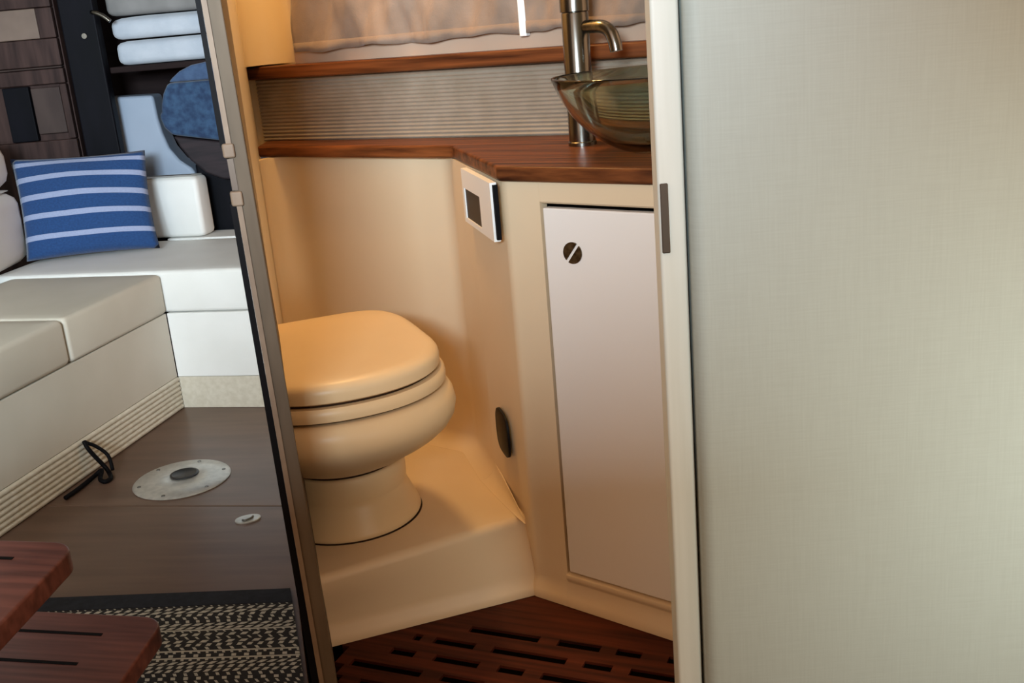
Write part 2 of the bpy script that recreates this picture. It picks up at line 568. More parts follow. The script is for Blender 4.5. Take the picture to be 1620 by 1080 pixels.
# unseen blocker added behind the camera to cut the window light low and right
bm = bmesh.new(); prism(bm, [(-0.75, -0.40), (-0.12, -0.40), (-0.12, -0.36), (-0.75, -0.36)], -0.03, 1.16)
prism(bm, [(-0.12, -0.40), (1.3, -0.40), (1.3, -0.36), (-0.12, -0.36)], -0.03, 1.9)
tag(obj('light_blocker', bm, 'wall_cream', bevel=0.01), kind='structure')

# right: jamb and vinyl covered bulkhead
jx0, jx1 = 0.2008, 0.2362
bm = bmesh.new(); prism(bm, [(jx0, 1.35), (jx1, 1.35), (jx1, 1.395), (jx0, 1.395)], -0.03, 1.9)
jamb = tag(obj('trim_1', bm, 'jamb', bevel=0.005, seg=3, origin=(0.22, 1.37, -0.03)), kind='structure')
bm = bmesh.new(); ext(bm, [(0.2135, 1.3455, 0.742), (0.2135, 1.3455, 0.832), (0.2135, 1.3497, 0.832), (0.2135, 1.3497, 0.742)], (-0.010, 0, 0))
obj('strike_plate', bm, 'strike', jamb, bevel=0.0012, seg=2, label='dark bronze vertical latch strike on the white jamb')
bm = bmesh.new()
pp = fillet([(0.2395, 1.3850), (0.2395, 1.3270), (1.25, 1.3000)], [0.018], 10)
pts = [tuple(p) for p in pp] + [(1.25, 1.3850)]
prism(bm, pts, -0.03, 1.9)
wr = tag(obj('wall_right', bm, 'panel', origin=(0.7, 1.32, -0.03)), kind='structure')
smooth_by_angle(wr, 40)
bm = bmesh.new(); prism(bm, [(0.2364, 1.372), (0.2393, 1.372), (0.2393, 1.384), (0.2364, 1.384)], -0.03, 1.899)
obj('joint_gap', bm, 'strike', wr)
wr['label'] = 'pale woven-vinyl bulkhead filling the right side'

# left: door standing open edge-on, with gasket and latch; its mirror left out
door = thing('door_1', loc=(-0.33, 1.4, 0.0), kind='structure')
xr = lambda z: -0.308 - 0.0155 * (z - 0.113)
xb = lambda z: -0.334 - 0.0145 * (z - 0.13)
xg = lambda z: -0.345 - 0.0105 * (z - 0.13)
ZB, ZT = 0.004, 1.893


def doorbox(name, fx0, fx1, y0, y1, za, zb_, m, bevel=0.0, k=None, dx=0.0, label=None):
    b = bmesh.new()
    def row(z):
        r0_ = fx0(z) + dx; r1_ = fx1(z) + dx
        s0, s1 = y0 / 1.4, y1 / 1.4
        return [(r0_ * s0, y0, z), (r1_ * s0, y0, z), (r1_ * s1, y1, z), (r0_ * s1, y1, z)]
    hexa(b, row(za), row(zb_))
    return obj(name, b, m, door, bevel=bevel, seg=2, label=label)


doorbox('panel', xb, xr, 1.401, 1.893, ZB, ZT, 'edge', bevel=0.002)
doorbox('edge_trim', xb, lambda z: xb(z) + 0.007, 1.3985, 1.4009, ZB, 0.846, 'edge_light')
doorbox('edge_trim', xb, lambda z: xb(z) + 0.007, 1.3985, 1.4009, 0.918, ZT, 'edge_light')
doorbox('gasket', xg, lambda z: xb(z) - 0.0003, 1.4005, 1.425, ZB, 0.845, 'black', label='black rubber strip along the lower door edge')
doorbox('gasket', xg, lambda z: xb(z) - 0.0003, 1.4005, 1.425, 0.919, ZT, 'black', label='black rubber strip along the upper door edge')
lug = doorbox('latch_lug', lambda z: xb(z) - 0.006, lambda z: xb(z) + 0.010, 1.396, 1.408, 0.842, 0.862, 'edge_light', bevel=0.003)
doorbox('latch_lug', lambda z: xb(z) - 0.006, lambda z: xb(z) + 0.010, 1.396, 1.408, 0.905, 0.924, 'edge_light', bevel=0.003)
doorbox('latch_recess', lambda z: xb(z) - 0.002, lambda z: xb(z) + 0.006, 1.3995, 1.41, 0.863, 0.904, 'strike')

# ================================================================== HEAD
# --- raised moulded platform under the toilet
pf = thing('toilet_platform', 'raised ivory moulded platform with rounded edge under the toilet', 'platform', (-0.2, 1.9, 0))
bm = bmesh.new()
A0, B0 = Vector((-0.371, 1.6795)), Vector((0.012, 1.8010))
A1, B1 = Vector((-0.3685, 1.668)), Vector((0.014, 1.849))
n0 = Vector((0.30, -0.954))


def lerp(a, b, t): return a + (b - a) * t


secs = []
for t in [i / 10 for i in range(11)]:
    f0 = lerp(A0, B0, t); f1 = lerp(A1, B1, t)
    s = []
    for q, z in ((0.0, 0.0), (0.0, 0.006), (0.004, 0.016), (0.011, 0.028), (0.014, 0.042)):
        s.append((f0.x - n0.x * q, f0.y - n0.y * q, z))
    base = f0 - n0 * 0.014; topp = f1 - n0 * 0.004
    for q in (0.4, 0.7, 1.0):
        p = lerp(base, topp, q); s.append((p.x, p.y, 0.042 + (0.128 - 0.042) * q))
    for a in (22, 45, 67, 90):
        s.append((topp.x - n0.x * 0.016 * (1 - math.cos(R(a))), topp.y - n0.y * 0.016 * (1 - math.cos(R(a))), 0.128 + 0.0152 * math.sin(R(a))))
    back = lerp(Vector((-0.548, 2.525)), Vector((-0.008, 1.90)), t)
    # back edge follows the walls
    if t <= 0.75:
        back = lerp(Vector((-0.553, 2.541)), Vector((-0.085, 2.235)), t / 0.75)
    else:
        back = lerp(Vector((-0.085, 2.235)), Vector((0.016, 1.866)), (t - 0.75) / 0.25)
    for q in (0.12, 0.35, 0.7, 1.0):
        p = lerp(Vector(s[11][:2]), back, q)
        lim = -0.2285 * p.y if p.y < 1.9 else -0.4335 - 0.193 * (p.y - 1.9)
        p.x = max(p.x, lim)
        s.append((p.x, p.y, 0.1432))
    secs.append(s)
rows = [[bm.verts.new(p) for p in s] for s in secs]
for a, b in zip(rows, rows[1:]):
    for i in range(len(a) - 1):
        bm.faces.new((a[i], b[i], b[i + 1], a[i + 1]))
o = obj('moulded_step', bm, 'gel', pf); smooth_by_angle(o, 50)
# fillet along the return panel
bm = bmesh.new()
rpath = [pB + (pC - pB) * (0.40 + 0.56 * k / 10) for k in range(11)]
cr = []
for k, p in enumerate(rpath):
    f_ = (1 - k / 10.0) ** 0.8 * 0.97 + 0.03
    dn = (pC - pB).normalized(); dn = Vector((dn.y, -dn.x))
    cr.append([bm.verts.new((p.x + dn.x * o_ * f_, p.y + dn.y * o_ * f_, 0.1436 + (z_ - 0.1435) * f_)) for o_, z_ in cove + [(-0.003, 0.1785), (-0.003, 0.1400), (0.034, 0.1400)]])
for a, b in zip(cr, cr[1:]):
    for i in range(len(a)):
        jn = (i + 1) % len(a)
        bm.faces.new((a[i], b[i], b[jn], a[jn]))
o = obj('cove', bm, 'gel', pf); smooth_by_angle(o, 50)

# --- vanity cabinet: return panel + front frame
cab = thing('vanity_cabinet', 'ivory vanity cabinet with pale door under the wooden counter', 'cabinet', (0.12, 1.75, 0))
cd = (pD - pC).normalized(); cn = Vector((cd.y, -cd.x))
c0 = Vector((0.0, 1.797))
U0_ = 0.0745      # left edge of door opening along the front


def cab_pt(u, off): return c0 + cd * u + cn * off


flare = [(0.012, 0.0), (0.012, 0.008), (0.009, 0.018), (0.003, 0.030), (0.0, 0.044)]
face_off = -0.012
pCf = c0 + cd * 0.0 + cn * face_off
path = fillet([pB + (pC - pB) * 0.42, pCf, c0 + cd * U0_ + cn * face_off], [0.035], 10)
bm = bmesh.new()
sweep(bm, path, flare + [(0, 0.787), (-0.02, 0.787), (-0.02, 0.0)], close=True)
o = obj('side_panel', bm, 'gel', cab); smooth_by_angle(o, 40)
p0 = c0 + cd * (U0_ + 0.0002) + cn * face_off; p1 = c0 + cd * 0.42 + cn * face_off
bm = bmesh.new()
sweep(bm, [p0, p1], flare + [(-0.0, 0.046), (0.003, 0.050), (0.0055, 0.056), (0.004, 0.061), (-0.002, 0.0635), (-0.02, 0.0635), (-0.02, 0)], close=True)
o = obj('bottom_rail', bm, 'gel', cab); smooth_by_angle(o, 40)
bm = bmesh.new()
sweep(bm, [p0, p1], [(0, 0.7535), (0, 0.787), (-0.02, 0.787), (-0.02, 0.7505), (-0.003, 0.7505)], close=True)
o = obj('top_rail', bm, 'gel', cab); smooth_by_angle(o, 40)
bm = bmesh.new(); fbox(bm, p0, cd, cn, (-0.002, 0.34), (-0.034, -0.0205), 0.05, 0.77)
obj('back_board', bm, 'void', cab)
bm = bmesh.new(); fbox(bm, p0, cd, cn, (0.0055, 0.33), (-0.016, 0.0015), 0.0675, 0.7435)
dr = obj('door', bm, 'door_paint', cab, bevel=0.003, seg=3, label='satin white cupboard door with a round bronze lock')
# slotted round lock
lc = c0 + cd * 0.1365 + cn * (face_off + 0.0015)
bm = bmesh.new()
LZ = 0.671
for sgn in (-1, 1):
    ring = []
    th0 = R(52)
    for k in range(17):
        t = R(8) + (math.pi - R(16)) * k / 16
        ring.append((math.cos(t) * 0.0182, math.sin(t) * 0.0182))
    pts = []
    for (x, y) in ring:
        y *= sgn
        xr_ = x * math.cos(th0) - y * math.sin(th0); zr_ = x * math.sin(th0) + y * math.cos(th0)
        p = lc + cd * xr_
        pts.append((p.x, p.y, LZ + zr_))
    if sgn < 0: pts = pts[::-1]
    ext(bm, pts, (cn.x * 0.0022, cn.y * 0.0022, 0))
lock = obj('lock', bm, 'brass', dr, label='round slotted bronze lock button')

# --- tissue holder and black vent on the return panel
rd = (pC - pB).normalized(); rn = Vector((rd.y, -rd.x))
RL = (pC - pB).length


def onret(y, off, z):
    t = (y - pB.y) / (pC.y - pB.y)
    p = pB + (pC - pB) * t + rn * off
    return Vector((p.x, p.y, z))


hold = thing('paper_holder', 'white recessed paper holder with dark opening under the counter corner', 'holder', tuple(onret(1.91, 0.0, 0.68)))
bm = bmesh.new()
ya, yb, za, zb = 2.03, 1.806, 0.683, 0.7845
oa, ob, oz, ot = 2.016, 1.893, 0.692, 0.749
o1, o2 = 0.0012, 0.013
for (y0, y1, q0, q1) in ((ya, yb, ot, zb), (ya, yb, za, oz), (ya, oa, oz, ot), (ob, yb, oz, ot)):
    a, b = onret(y0, o1, q0), onret(y1, o1, q0); c, d = onret(y1, o2, q0), onret(y0, o2, q0)
    hexa(bm, [a, b, c, d], [p + Vector((0, 0, q1 - q0)) for p in (a, b, c, d)])
bmesh.ops.remove_doubles(bm, verts=bm.verts, dist=0.0001)
obj('face_plate', bm, 'white_plastic', hold)
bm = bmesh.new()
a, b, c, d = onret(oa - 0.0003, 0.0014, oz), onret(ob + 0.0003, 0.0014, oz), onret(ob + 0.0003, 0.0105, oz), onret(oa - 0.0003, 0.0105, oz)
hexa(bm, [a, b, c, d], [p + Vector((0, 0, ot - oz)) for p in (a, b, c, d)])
obj('opening_shade', bm, 'opening_shade', hold, label='dark brown plate painted as the shaded opening of the holder')  # dark plate near the face stands in for the opening's shade
bm = bmesh.new()
a, b, c, d = onret(1.8055, 0.001, 0.687), onret(1.7985, 0.001, 0.687), onret(1.7985, 0.009, 0.687), onret(1.8055, 0.009, 0.687)
hexa(bm, [a, b, c, d], [p + Vector((0, 0, 0.094)) for p in (a, b, c, d)])
obj('edge_gap_shade', bm, 'black', hold)  # black strip standing in for the shaded gap at the plate's end

bm = bmesh.new()
disc_on(bm, onret(1.918, 0.0004, 0.288), (rn.x, rn.y, 0), 0.046, 0.045, 0.006, power=3.2)
vent = tag(obj('wall_vent', bm, 'black_gloss', origin=tuple(onret(1.918, 0.0, 0.288)), smooth=False), 'small glossy black rounded vent plate on the ivory side panel', 'vent')
smooth_by_angle(vent, 40)

# --- wooden counter and shelf
CT = 0.8135
front = fillet([(-0.5455, 2.494), (-0.086, 2.157), (-0.001, 1.792), (0.40, 1.481)], [0.03, 0.02], 6)
poly = [tuple(p) for p in front] + [tuple(Vector(onback(WL - 0.02, 0.0, 0))[:2]), tuple(Vector(onback(0.036, 0.0, 0))[:2])]
bm = bmesh.new(); prism(bm, poly, 0.7875, CT)
tag(obj('counter', bm, 'wood', bevel=0.006, seg=3, origin=(0.0, 2.0, 0.7875)), 'varnished mahogany counter with angled corner carrying the glass basin', 'counter')
bm = bmesh.new()
sh = fillet([Vector(onback(0.018, 0.0008, 0))[:2], Vector(onback(0.012, 0.043, 0))[:2], Vector(onback(WL - 0.02, 0.043, 0))[:2], Vector(onback(WL - 0.02, 0.0008, 0))[:2]], [0.018, 0.005], 6)
prism(bm, [tuple(p) for p in sh], 0.9575, 0.9865)
tag(obj('shelf', bm, 'wood', bevel=0.006, seg=3, origin=(0.0, 2.3, 0.9575)), 'narrow dark wooden shelf under the curtains', 'shelf')

# window behind the curtains
bm = bmesh.new()
for (s0, s1, q0, q1) in ((0.22, WL - 0.03, 1.40, 1.42), (0.22, 0.24, 1.03, 1.40)):
    fbox(bm, BL, bd, bn, (s0, s1), (0.0008, 0.008), q0, q1)
win = tag(obj('window_1', bm, 'white_plastic', origin=onback(0.6, 0, 1.02)), kind='structure')
bm = bmesh.new(); fbox(bm, BL, bd, bn, (0.24, 0.769), (0.001, 0.003), 1.03, 1.40)
fbox(bm, BL, bd, bn, (0.789, WL - 0.03), (0.001, 0.003), 1.03, 1.40)
obj('pane', bm, 'white_plastic', win)
bm = bmesh.new(); fbox(bm, BL, bd, bn, (0.7705, 0.7865), (0.0085, 0.026), 1.010, 1.40)
obj('gap_light_strip', bm, 'white_plastic', win, bevel=0.002)  # white strip standing in for light through the curtain gap


bm = bmesh.new(); fbox(bm, BL, bd, bn, (0.166, WL - 0.03), (0.0007, 0.006), 0.9868, 1.034)  # added strip over the wall, coloured darker in place of shade
obj('toned_wall_strip', bm, 'wall_toned', wall_back, label='pinkish beige wall strip, toned down, between shelf and curtain')


def curtain(s0, s1, zb0, zb1, seed, label):
    t = thing('curtain', label, 'curtain', onback((s0 + s1) / 2, 0.02, 1.0), 'short beige curtains over the shelf')
    rnd = random.Random(seed)
    waves = [(rnd.uniform(8, 30), rnd.uniform(0, 6.28), rnd.uniform(-14, 14), rnd.uniform(0.0012, 0.004)) for _ in range(7)]
    waves += [(rnd.uniform(35, 80), rnd.uniform(0, 6.28), rnd.uniform(-45, 45), rnd.uniform(0.0005, 0.0011)) for _ in range(6)]
    def disp(s, z):
        d = 0.0
        for k, ph, kz, a in waves:
            d += a * math.sin(k * s * 2.2 + kz * (z - 1.0) * 2 + ph) * (0.6 + 0.8 * math.sin(3 * s + ph))
        return d
    NX, NZ = 90, 40
    def grid(za_f, zb_f, off, thick):
        b = bmesh.new(); rows_ = []
        for side in (0, 1):
            rr = []
            for j in range(NZ + 1):
                row = []
                for i in range(NX + 1):
                    s = s0 + (s1 - s0) * i / NX
                    f = i / NX
                    lo = za_f(f) + 0.003 * math.sin(13 * f + seed) + 0.0015 * math.sin(37 * f); hi = zb_f(f)
                    z = lo + (hi - lo) * j / NZ
                    row.append(b.verts.new(onback(s, 0.023 + off + disp(s, z) + (thick if side else 0), z)))
                rr.append(row)
            rows_.append(rr)
        for rr, fl in ((rows_[0], 0), (rows_[1], 1)):
            for j in range(NZ):
                for i in range(NX):
                    b.faces.new((rr[j][i], rr[j][i + 1], rr[j + 1][i + 1], rr[j + 1][i]))
        def strip(a, c):
            for k in range(len(a) - 1):
                b.faces.new((a[k], a[k + 1], c[k + 1], c[k]))
        strip(rows_[0][0], rows_[1][0]); strip(rows_[0][-1], rows_[1][-1])
        strip([r_[0] for r_ in rows_[0]], [r_[0] for r_ in rows_[1]]); strip([r_[-1] for r_ in rows_[0]], [r_[-1] for r_ in rows_[1]])
        return b
    lo = lambda f: zb0 + (zb1 - zb0) * f
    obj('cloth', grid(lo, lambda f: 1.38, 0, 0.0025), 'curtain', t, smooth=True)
    NZ = 2
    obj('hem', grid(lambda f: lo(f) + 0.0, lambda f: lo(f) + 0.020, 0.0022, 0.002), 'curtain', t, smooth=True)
    b = bmesh.new(); fbox(b, BL, bd, bn, (s0, s1), (0.009, 0.032), 1.375, 1.395)
    obj('track', b, 'white_plastic', t)
    return t


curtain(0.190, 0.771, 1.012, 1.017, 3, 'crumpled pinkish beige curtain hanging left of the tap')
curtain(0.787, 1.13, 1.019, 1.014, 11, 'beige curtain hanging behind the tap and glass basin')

# --- toilet (backs onto the left bulkhead)
TX, TY, TP = -0.311, 1.768, 0.352
tl, tw, tn, tk = 0.443, 0.362, 4.8, 0.60
fd = Vector((math.sin(TP), -math.cos(TP))); sd_ = Vector((math.cos(TP), math.sin(TP)))
NT = 96


def outline(grow, z, nb=tn):
    pts = []
    for k in range(NT):
        t = 2 * math.pi * k / NT; c, s = math.cos(t), math.sin(t)
        a = tl * (1 - tk) + grow if c > 0 else tl * tk + grow
        e = 2.15 if c > 0 else nb
        u = math.copysign(abs(c) ** (2 / e), c) * a; v = math.copysign(abs(s) ** (2 / e), s) * (tw / 2 + grow)
        p = Vector((TX, TY)) + fd * u + sd_ * v
        pts.append(Vector((p.x, p.y, z)))
    return pts


def circ(rad, z, c=(-0.345, 1.930), stretch=1.0):
    pts = []
    for k in range(NT):
        t = 2 * math.pi * k / NT
        p = Vector(c) + fd * math.cos(t) * rad * stretch + sd_ * math.sin(t) * rad
        pts.append(Vector((p.x, p.y, z)))
    return pts


def blend(a, b, t): return [p * (1 - t) + q * t for p, q in zip(a, b)]


def clipwall(bm):
    """the toilet backs onto the bulkhead: flat back face along it"""
    n = Vector((1, 0.2262, 0)).normalized()
    geom = bm.verts[:] + bm.edges[:] + bm.faces[:]
    r = bmesh.ops.bisect_plane(bm, geom=geom, plane_co=(0, 0, 0), plane_no=n, clear_inner=True)
    ed = [e for e in bm.edges if e.is_boundary]
    bmesh.ops.holes_fill(bm, edges=ed, sides=0)


toi = thing('toilet', 'ivory marine toilet with closed lid on a round pedestal', 'toilet', (-0.33, 1.93, 0.1435))
bm = bmesh.new()
rings = [outline(-0.003, 0.4895), outline(0, 0.4920), outline(0.0005, 0.505), outline(-0.001, 0.5115), outline(-0.005, 0.5175), outline(-0.012, 0.5215), outline(-0.024, 0.5240), outline(-0.06, 0.5252), outline(-0.11, 0.5258)]
loft(bm, rings); clipwall(bm)
o = obj('lid', bm, 'porcelain', toi); smooth_by_angle(o, 45)
bm = bmesh.new()
rings = [outline(0.003, 0.4605), outline(0.0075, 0.4628), outline(0.0085, 0.470), outline(0.007, 0.4795), outline(0.003, 0.4840)]
loft(bm, rings); clipwall(bm)
o = obj('seat', bm, 'porcelain', toi); smooth_by_angle(o, 45)
bm = bmesh.new()
loft(bm, [outline(-0.009, 0.4550), outline(-0.009, 0.4605)]); clipwall(bm)
obj('seat_gap_shade', bm, 'gap_and_seal', toi)  # dark filler painted for the shade in the gap under the seat
bm = bmesh.new(); loft(bm, [outline(-0.009, 0.4840), outline(-0.009, 0.4895)]); clipwall(bm)
obj('lid_gap_shade', bm, 'gap_and_seal', toi)  # dark filler painted for the shade in the gap under the lid
nk = circ(0.112, 0.262)
rim = lambda g, z, nb=3.6: outline(g, z, nb)
bm = bmesh.new()
spec = [(0.4550, -0.004, 0), (0.4548, 0.004, 0), (0.450, 0.011, 0), (0.438, 0.018, 0.0), (0.420, 0.0215, 0.0), (0.40, 0.021, 0.03), (0.38, 0.018, 0.10), (0.36, 0.012, 0.20), (0.34, 0.005, 0.33), (0.32, 0.0, 0.49), (0.30, 0.0, 0.66), (0.284, 0.0, 0.82), (0.272, 0.0, 0.93), (0.2650, 0, 1.0)]
rings = []
for z, g, t in spec:
    a = rim(g, z); b = circ(0.112, z)
    rings.append(blend(a, b, t))
loft(bm, rings[::-1]); clipwall(bm)
o = obj('bowl', bm, 'porcelain', toi); smooth_by_angle(o, 50)
bm = bmesh.new()
pr_ = [(0.137, 0.1450), (0.1385, 0.149), (0.137, 0.154), (0.132, 0.166), (0.125, 0.182), (0.1185, 0.197), (0.1150, 0.209), (0.1155, 0.212), (0.1165, 0.218), (0.117, 0.235), (0.116, 0.2535), (0.1145, 0.2570), (0.1125, 0.2595), (0.106, 0.2600)]
loft(bm, [circ(r_, z_) for r_, z_ in pr_]); clipwall(bm)
bm2 = bmesh.new(); loft(bm2, [circ(0.1085, 0.2601), circ(0.1085, 0.2649)]); clipwall(bm2)
obj('groove_shade', bm2, 'gap_and_seal', toi)  # dark ring painted for the shade in the groove below the bowl
bm2 = bmesh.new(); loft(bm2, [circ(0.1405, 0.1434), circ(0.1398, 0.1449)]); clipwall(bm2)
obj('base_seal', bm2, 'gap_and_seal', toi)
o = obj('pedestal', bm, 'porcelain', toi); smooth_by_angle(o, 50)

# --- faucet
fc = thing('faucet', 'tall brushed nickel basin tap with short bent spout on the counter', 'tap', (0.161, 1.983, CT))
bm = bmesh.new(); lathe(bm, (0.161, 1.983), [(0.0262, CT + 0.0003), (0.0262, CT + 0.006), (0.0245, CT + 0.008), (0.0245, 1.045), (0.0235, 1.047)], 40)
o = obj('column', bm, 'nickel', fc); smooth_by_angle(o, 40)
bm = bmesh.new(); lathe(bm, (0.161, 1.983), [(0.0235, 1.0472), (0.0262, 1.049), (0.0262, 1.10), (0.024, 1.104)], 40)
o = obj('cap', bm, 'nickel', fc); smooth_by_angle(o, 40)
bm = bmesh.new(); tube(bm, [(0.166, 1.978, 1.110), (0.18, 1.962, 1.122), (0.215, 1.93, 1.140)], 0.006)
o = obj('lever', bm, 'nickel', fc, smooth=True)
bm = bmesh.new(); tube(bm, [(0.172, 1.972, 1.021), (0.190, 1.955, 1.021), (0.206, 1.938, 1.019), (0.217, 1.927, 1.009), (0.2225, 1.921, 0.992), (0.2245, 1.9185, 0.977)], 0.0115, 20)
o = obj('spout', bm, 'nickel', fc); smooth_by_angle(o, 50)

# --- glass vessel basin
BX, BY = 0.283, 1.815
prof = []
RO, HB = 0.182, 0.128
zc = CT + 0.001
outer = [(0.0, zc), (0.05, zc), (0.058, zc + 0.001), (0.078, zc + 0.008), (0.103, zc + 0.022), (0.128, zc + 0.042), (0.150, zc + 0.066), (0.165, zc + 0.090), (0.176, zc + 0.113), (RO, zc + HB)]
inner = [(RO - 0.001, zc + HB + 0.003), (RO - 0.004, zc + HB + 0.003), (RO - 0.006, zc + HB), (0.1695, zc + 0.113), (0.158, zc + 0.091), (0.1435, zc + 0.069), (0.122, zc + 0.047), (0.098, zc + 0.029), (0.070, zc + 0.015), (0.04, zc + 0.010), (0.0, zc + 0.009)]
bm = bmesh.new()
allp = outer + inner
n = 96
rws = []
for r_, z_ in allp:
    if r_ == 0.0:
        rws.append([bm.verts.new((BX, BY, z_))])
    else:
        rws.append([bm.verts.new((BX + r_ * math.cos(2 * math.pi * k / n), BY + r_ * math.sin(2 * math.pi * k / n), z_)) for k in range(n)])
for a, b in zip(rws, rws[1:]):
    for k in range(n):
        j = (k + 1) % n
        if len(a) == 1:
            bm.faces.new((a[0], b[j], b[k]))
        elif len(b) == 1:
            bm.faces.new((a[k], a[j], b[0]))
        else:
            bm.faces.new((a[k], a[j], b[j], b[k]))
basin = thing('basin', 'round smoky green glass vessel basin on the wooden counter', 'sink', (BX, BY, CT))
obj('bowl', bm, 'glass', basin, smooth=True)
bm = bmesh.new(); lathe(bm, (BX, BY), [(0.030, zc + 0.0095), (0.030, zc + 0.012), (0.022, zc + 0.0135)], 32)
obj('drain', bm, 'nickel', basin, smooth=False)

# --- slotted floor grate
gr = thing('floor_grate', 'dark red teak floor grate with staggered slots in front of the platform', 'grate', (-0.05, 1.55, -0.03))
gd = Vector((0.915, -0.403)).normalized(); gn = Vector((0.403, 0.915)).normalized()
SW = 0.019; PITCH = 0.0497; N0 = 1.5095


def gbox(b, s0, s1, n0_, n1_, z0, z1):
    prism(b, [tuple(gd * s0 + gn * n0_), tuple(gd * s1 + gn * n0_), tuple(gd * s1 + gn * n1_), tuple(gd * s0 + gn * n1_)], z0, z1)


slots = {0: [(-0.796, -0.662), (-0.627, -0.549), (-0.520, -0.476), (-0.430, -0.30)],
         1: [(-0.885, -0.870), (-0.844, -0.765), (-0.731, -0.594), (-0.563, -0.513), (-0.482, -0.40), (-0.365, -0.30)],
         2: [(-0.905, -0.858), (-0.820, -0.735), (-0.699, -0.652), (-0.620, -0.485), (-0.450, -0.370)],
         3: [(-0.957, -0.820), (-0.783, -0.705), (-0.672, -0.538), (-0.50, -0.42)],
         4: [(-1.0, -0.95), (-0.915, -0.835), (-0.80, -0.755), (-0.72, -0.585), (-0.55, -0.47)],
         5: [(-1.02, -0.885), (-0.85, -0.77), (-0.735, -0.60), (-0.565, -0.485)]}
lims = {-1: (-0.90, -0.36), 0: (-0.93, -0.30), 1: (-0.97, -0.28), 2: (-1.0, -0.26), 3: (-0.985, -0.26), 4: (-0.965, -0.28), 5: (-0.945, -0.30), 6: (-0.925, -0.32)}
ZG0, ZG1 = -0.0295, -0.001
for r_ in range(0, 6):
    nc = N0 - PITCH * r_
    lo, hi = lims[r_]
    b = bmesh.new(); gbox(b, lo, hi, nc + SW / 2, nc + PITCH - SW / 2 if r_ else nc + PITCH + 0.15, ZG0, ZG1)
    obj('slat', b, 'grate', gr)
    cur = lo
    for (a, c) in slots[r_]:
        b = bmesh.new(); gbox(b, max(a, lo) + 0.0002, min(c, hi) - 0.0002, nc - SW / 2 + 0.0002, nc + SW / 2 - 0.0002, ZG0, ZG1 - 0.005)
        obj('slot_shade', b, 'void', gr)  # black fill painted for the shade inside the open slots
    for (a, c) in slots[r_] + [(hi, hi)]:
        if a > cur + 0.002:
            b = bmesh.new(); gbox(b, cur, min(a, hi), nc - SW / 2, nc + SW / 2, ZG0, ZG1)
            obj('bridge', b, 'grate', gr)
        cur = max(cur, c)
b = bmesh.new(); gbox(b, lims[6][0], lims[6][1], N0 - PITCH * 7, N0 - PITCH * 5 - SW / 2, ZG0, ZG1)
obj('slat', b, 'grate', gr)

# ================================================================== SALOON (mirror reflection built as a real room)
CN = (-1.010, 3.066)
e1 = unit(-0.207, -0.807)          # towards the camera along the left limb
e2 = (e1[1], -e1[0])               # inwards (left): rotate
if e2[0] > 0: e2 = (-e2[0], -e2[1])
f1 = unit(math.cos(R(-13)), math.sin(R(-13)))
f2 = (-f1[1], f1[0])

st = thing('settee', 'cream L-shaped settee base with ribbed kick panel along the floor', 'sofa', (-1.3, 2.9, 0))
bm = bmesh.new(); fbox(bm, CN, e1, e2, (0.0, 1.35), (0.0, 0.50), 0.1005, 0.298)
obj('base_panel', bm, 'cream_fabric', st, bevel=0.002, seg=2)
bm = bmesh.new(); fbox(bm, CN, f1, f2, (0.0015, 0.46), (0.0, 0.49), 0.1005, 0.298)
obj('base_panel', bm, 'vinyl_white', st, bevel=0.002, seg=2, label='bright white front panel of the far section')
# ribbed kick panel
bm = bmesh.new()
prof = []
NRB = 7
for k in range(NRB):
    h = 0.0985 / NRB; zb_ = 0.001 + k * h
    for t, o_ in ((0.0, 0.0005), (0.2, 0.004), (0.5, 0.0052), (0.8, 0.004), (0.93, 0.0005)):
        prof.append((o_, zb_ + t * h))
prof += [(0.0, 0.0998), (-0.01, 0.0998), (-0.01, 0.001)]
a_ = Vector(CN) + Vector(e1) * 1.35; b_ = Vector(CN) + Vector(e1) * 0.001
sweep(bm, [a_ + (b_ - a_) * i / 12 for i in range(13)], prof, close=True)
o = obj('kick_panel', bm, 'skirt', st, label='pale horizontally ribbed kick panel'); smooth_by_angle(o, 50)
bm = bmesh.new(); fbox(bm, CN, f1, f2, (0.0015, 0.46), (0.002, 0.02), 0.0008, 0.0995)
obj('kick_panel', bm, 'skirt', st, label='plain pale kick panel of the far section')
bm = bmesh.new(); fbox(bm, CN, e1, e2, (0.06, 1.3), (0.02, 0.45), 0.0006, 0.1003)
obj('plinth_block', bm, 'cream_fabric', st)
bm = bmesh.new(); fbox(bm, CN, f1, f2, (0.02, 0.44), (0.03, 0.45), 0.0006, 0.1003)
obj('plinth_block', bm, 'cream_fabric', st)

bm = bmesh.new(); fbox(bm, CN, f1, f2, (-0.21, 0.06), (0.4905, 0.59), 0.0006, 0.2990)
fbox(bm, CN, f1, f2, (-0.23, 0.06), (0.4687, 0.59), 0.2992, 0.4305)
obj('rear_ledge', bm, 'vinyl_white', st, bevel=0.004)

g_ = 'white settee seat cushions'


def cush(name, label, o, x1, x2, a, b, z0, z1, m, group=None, puff=0.008, r=0.018, cat='cushion'):
    bm_ = bmesh.new(); cushion(bm_, o, x1, x2, a, b, z0, z1, puff, r=r)
    cx = o[0] + x1[0] * (a[0] + a[1]) / 2 + x2[0] * (b[0] + b[1]) / 2; cy = o[1] + x1[1] * (a[0] + a[1]) / 2 + x2[1] * (b[0] + b[1]) / 2
    ob_ = obj(name, bm_, m, origin=(cx, cy, z0)); smooth_by_angle(ob_, 60)
    return tag(ob_, label, cat, group)


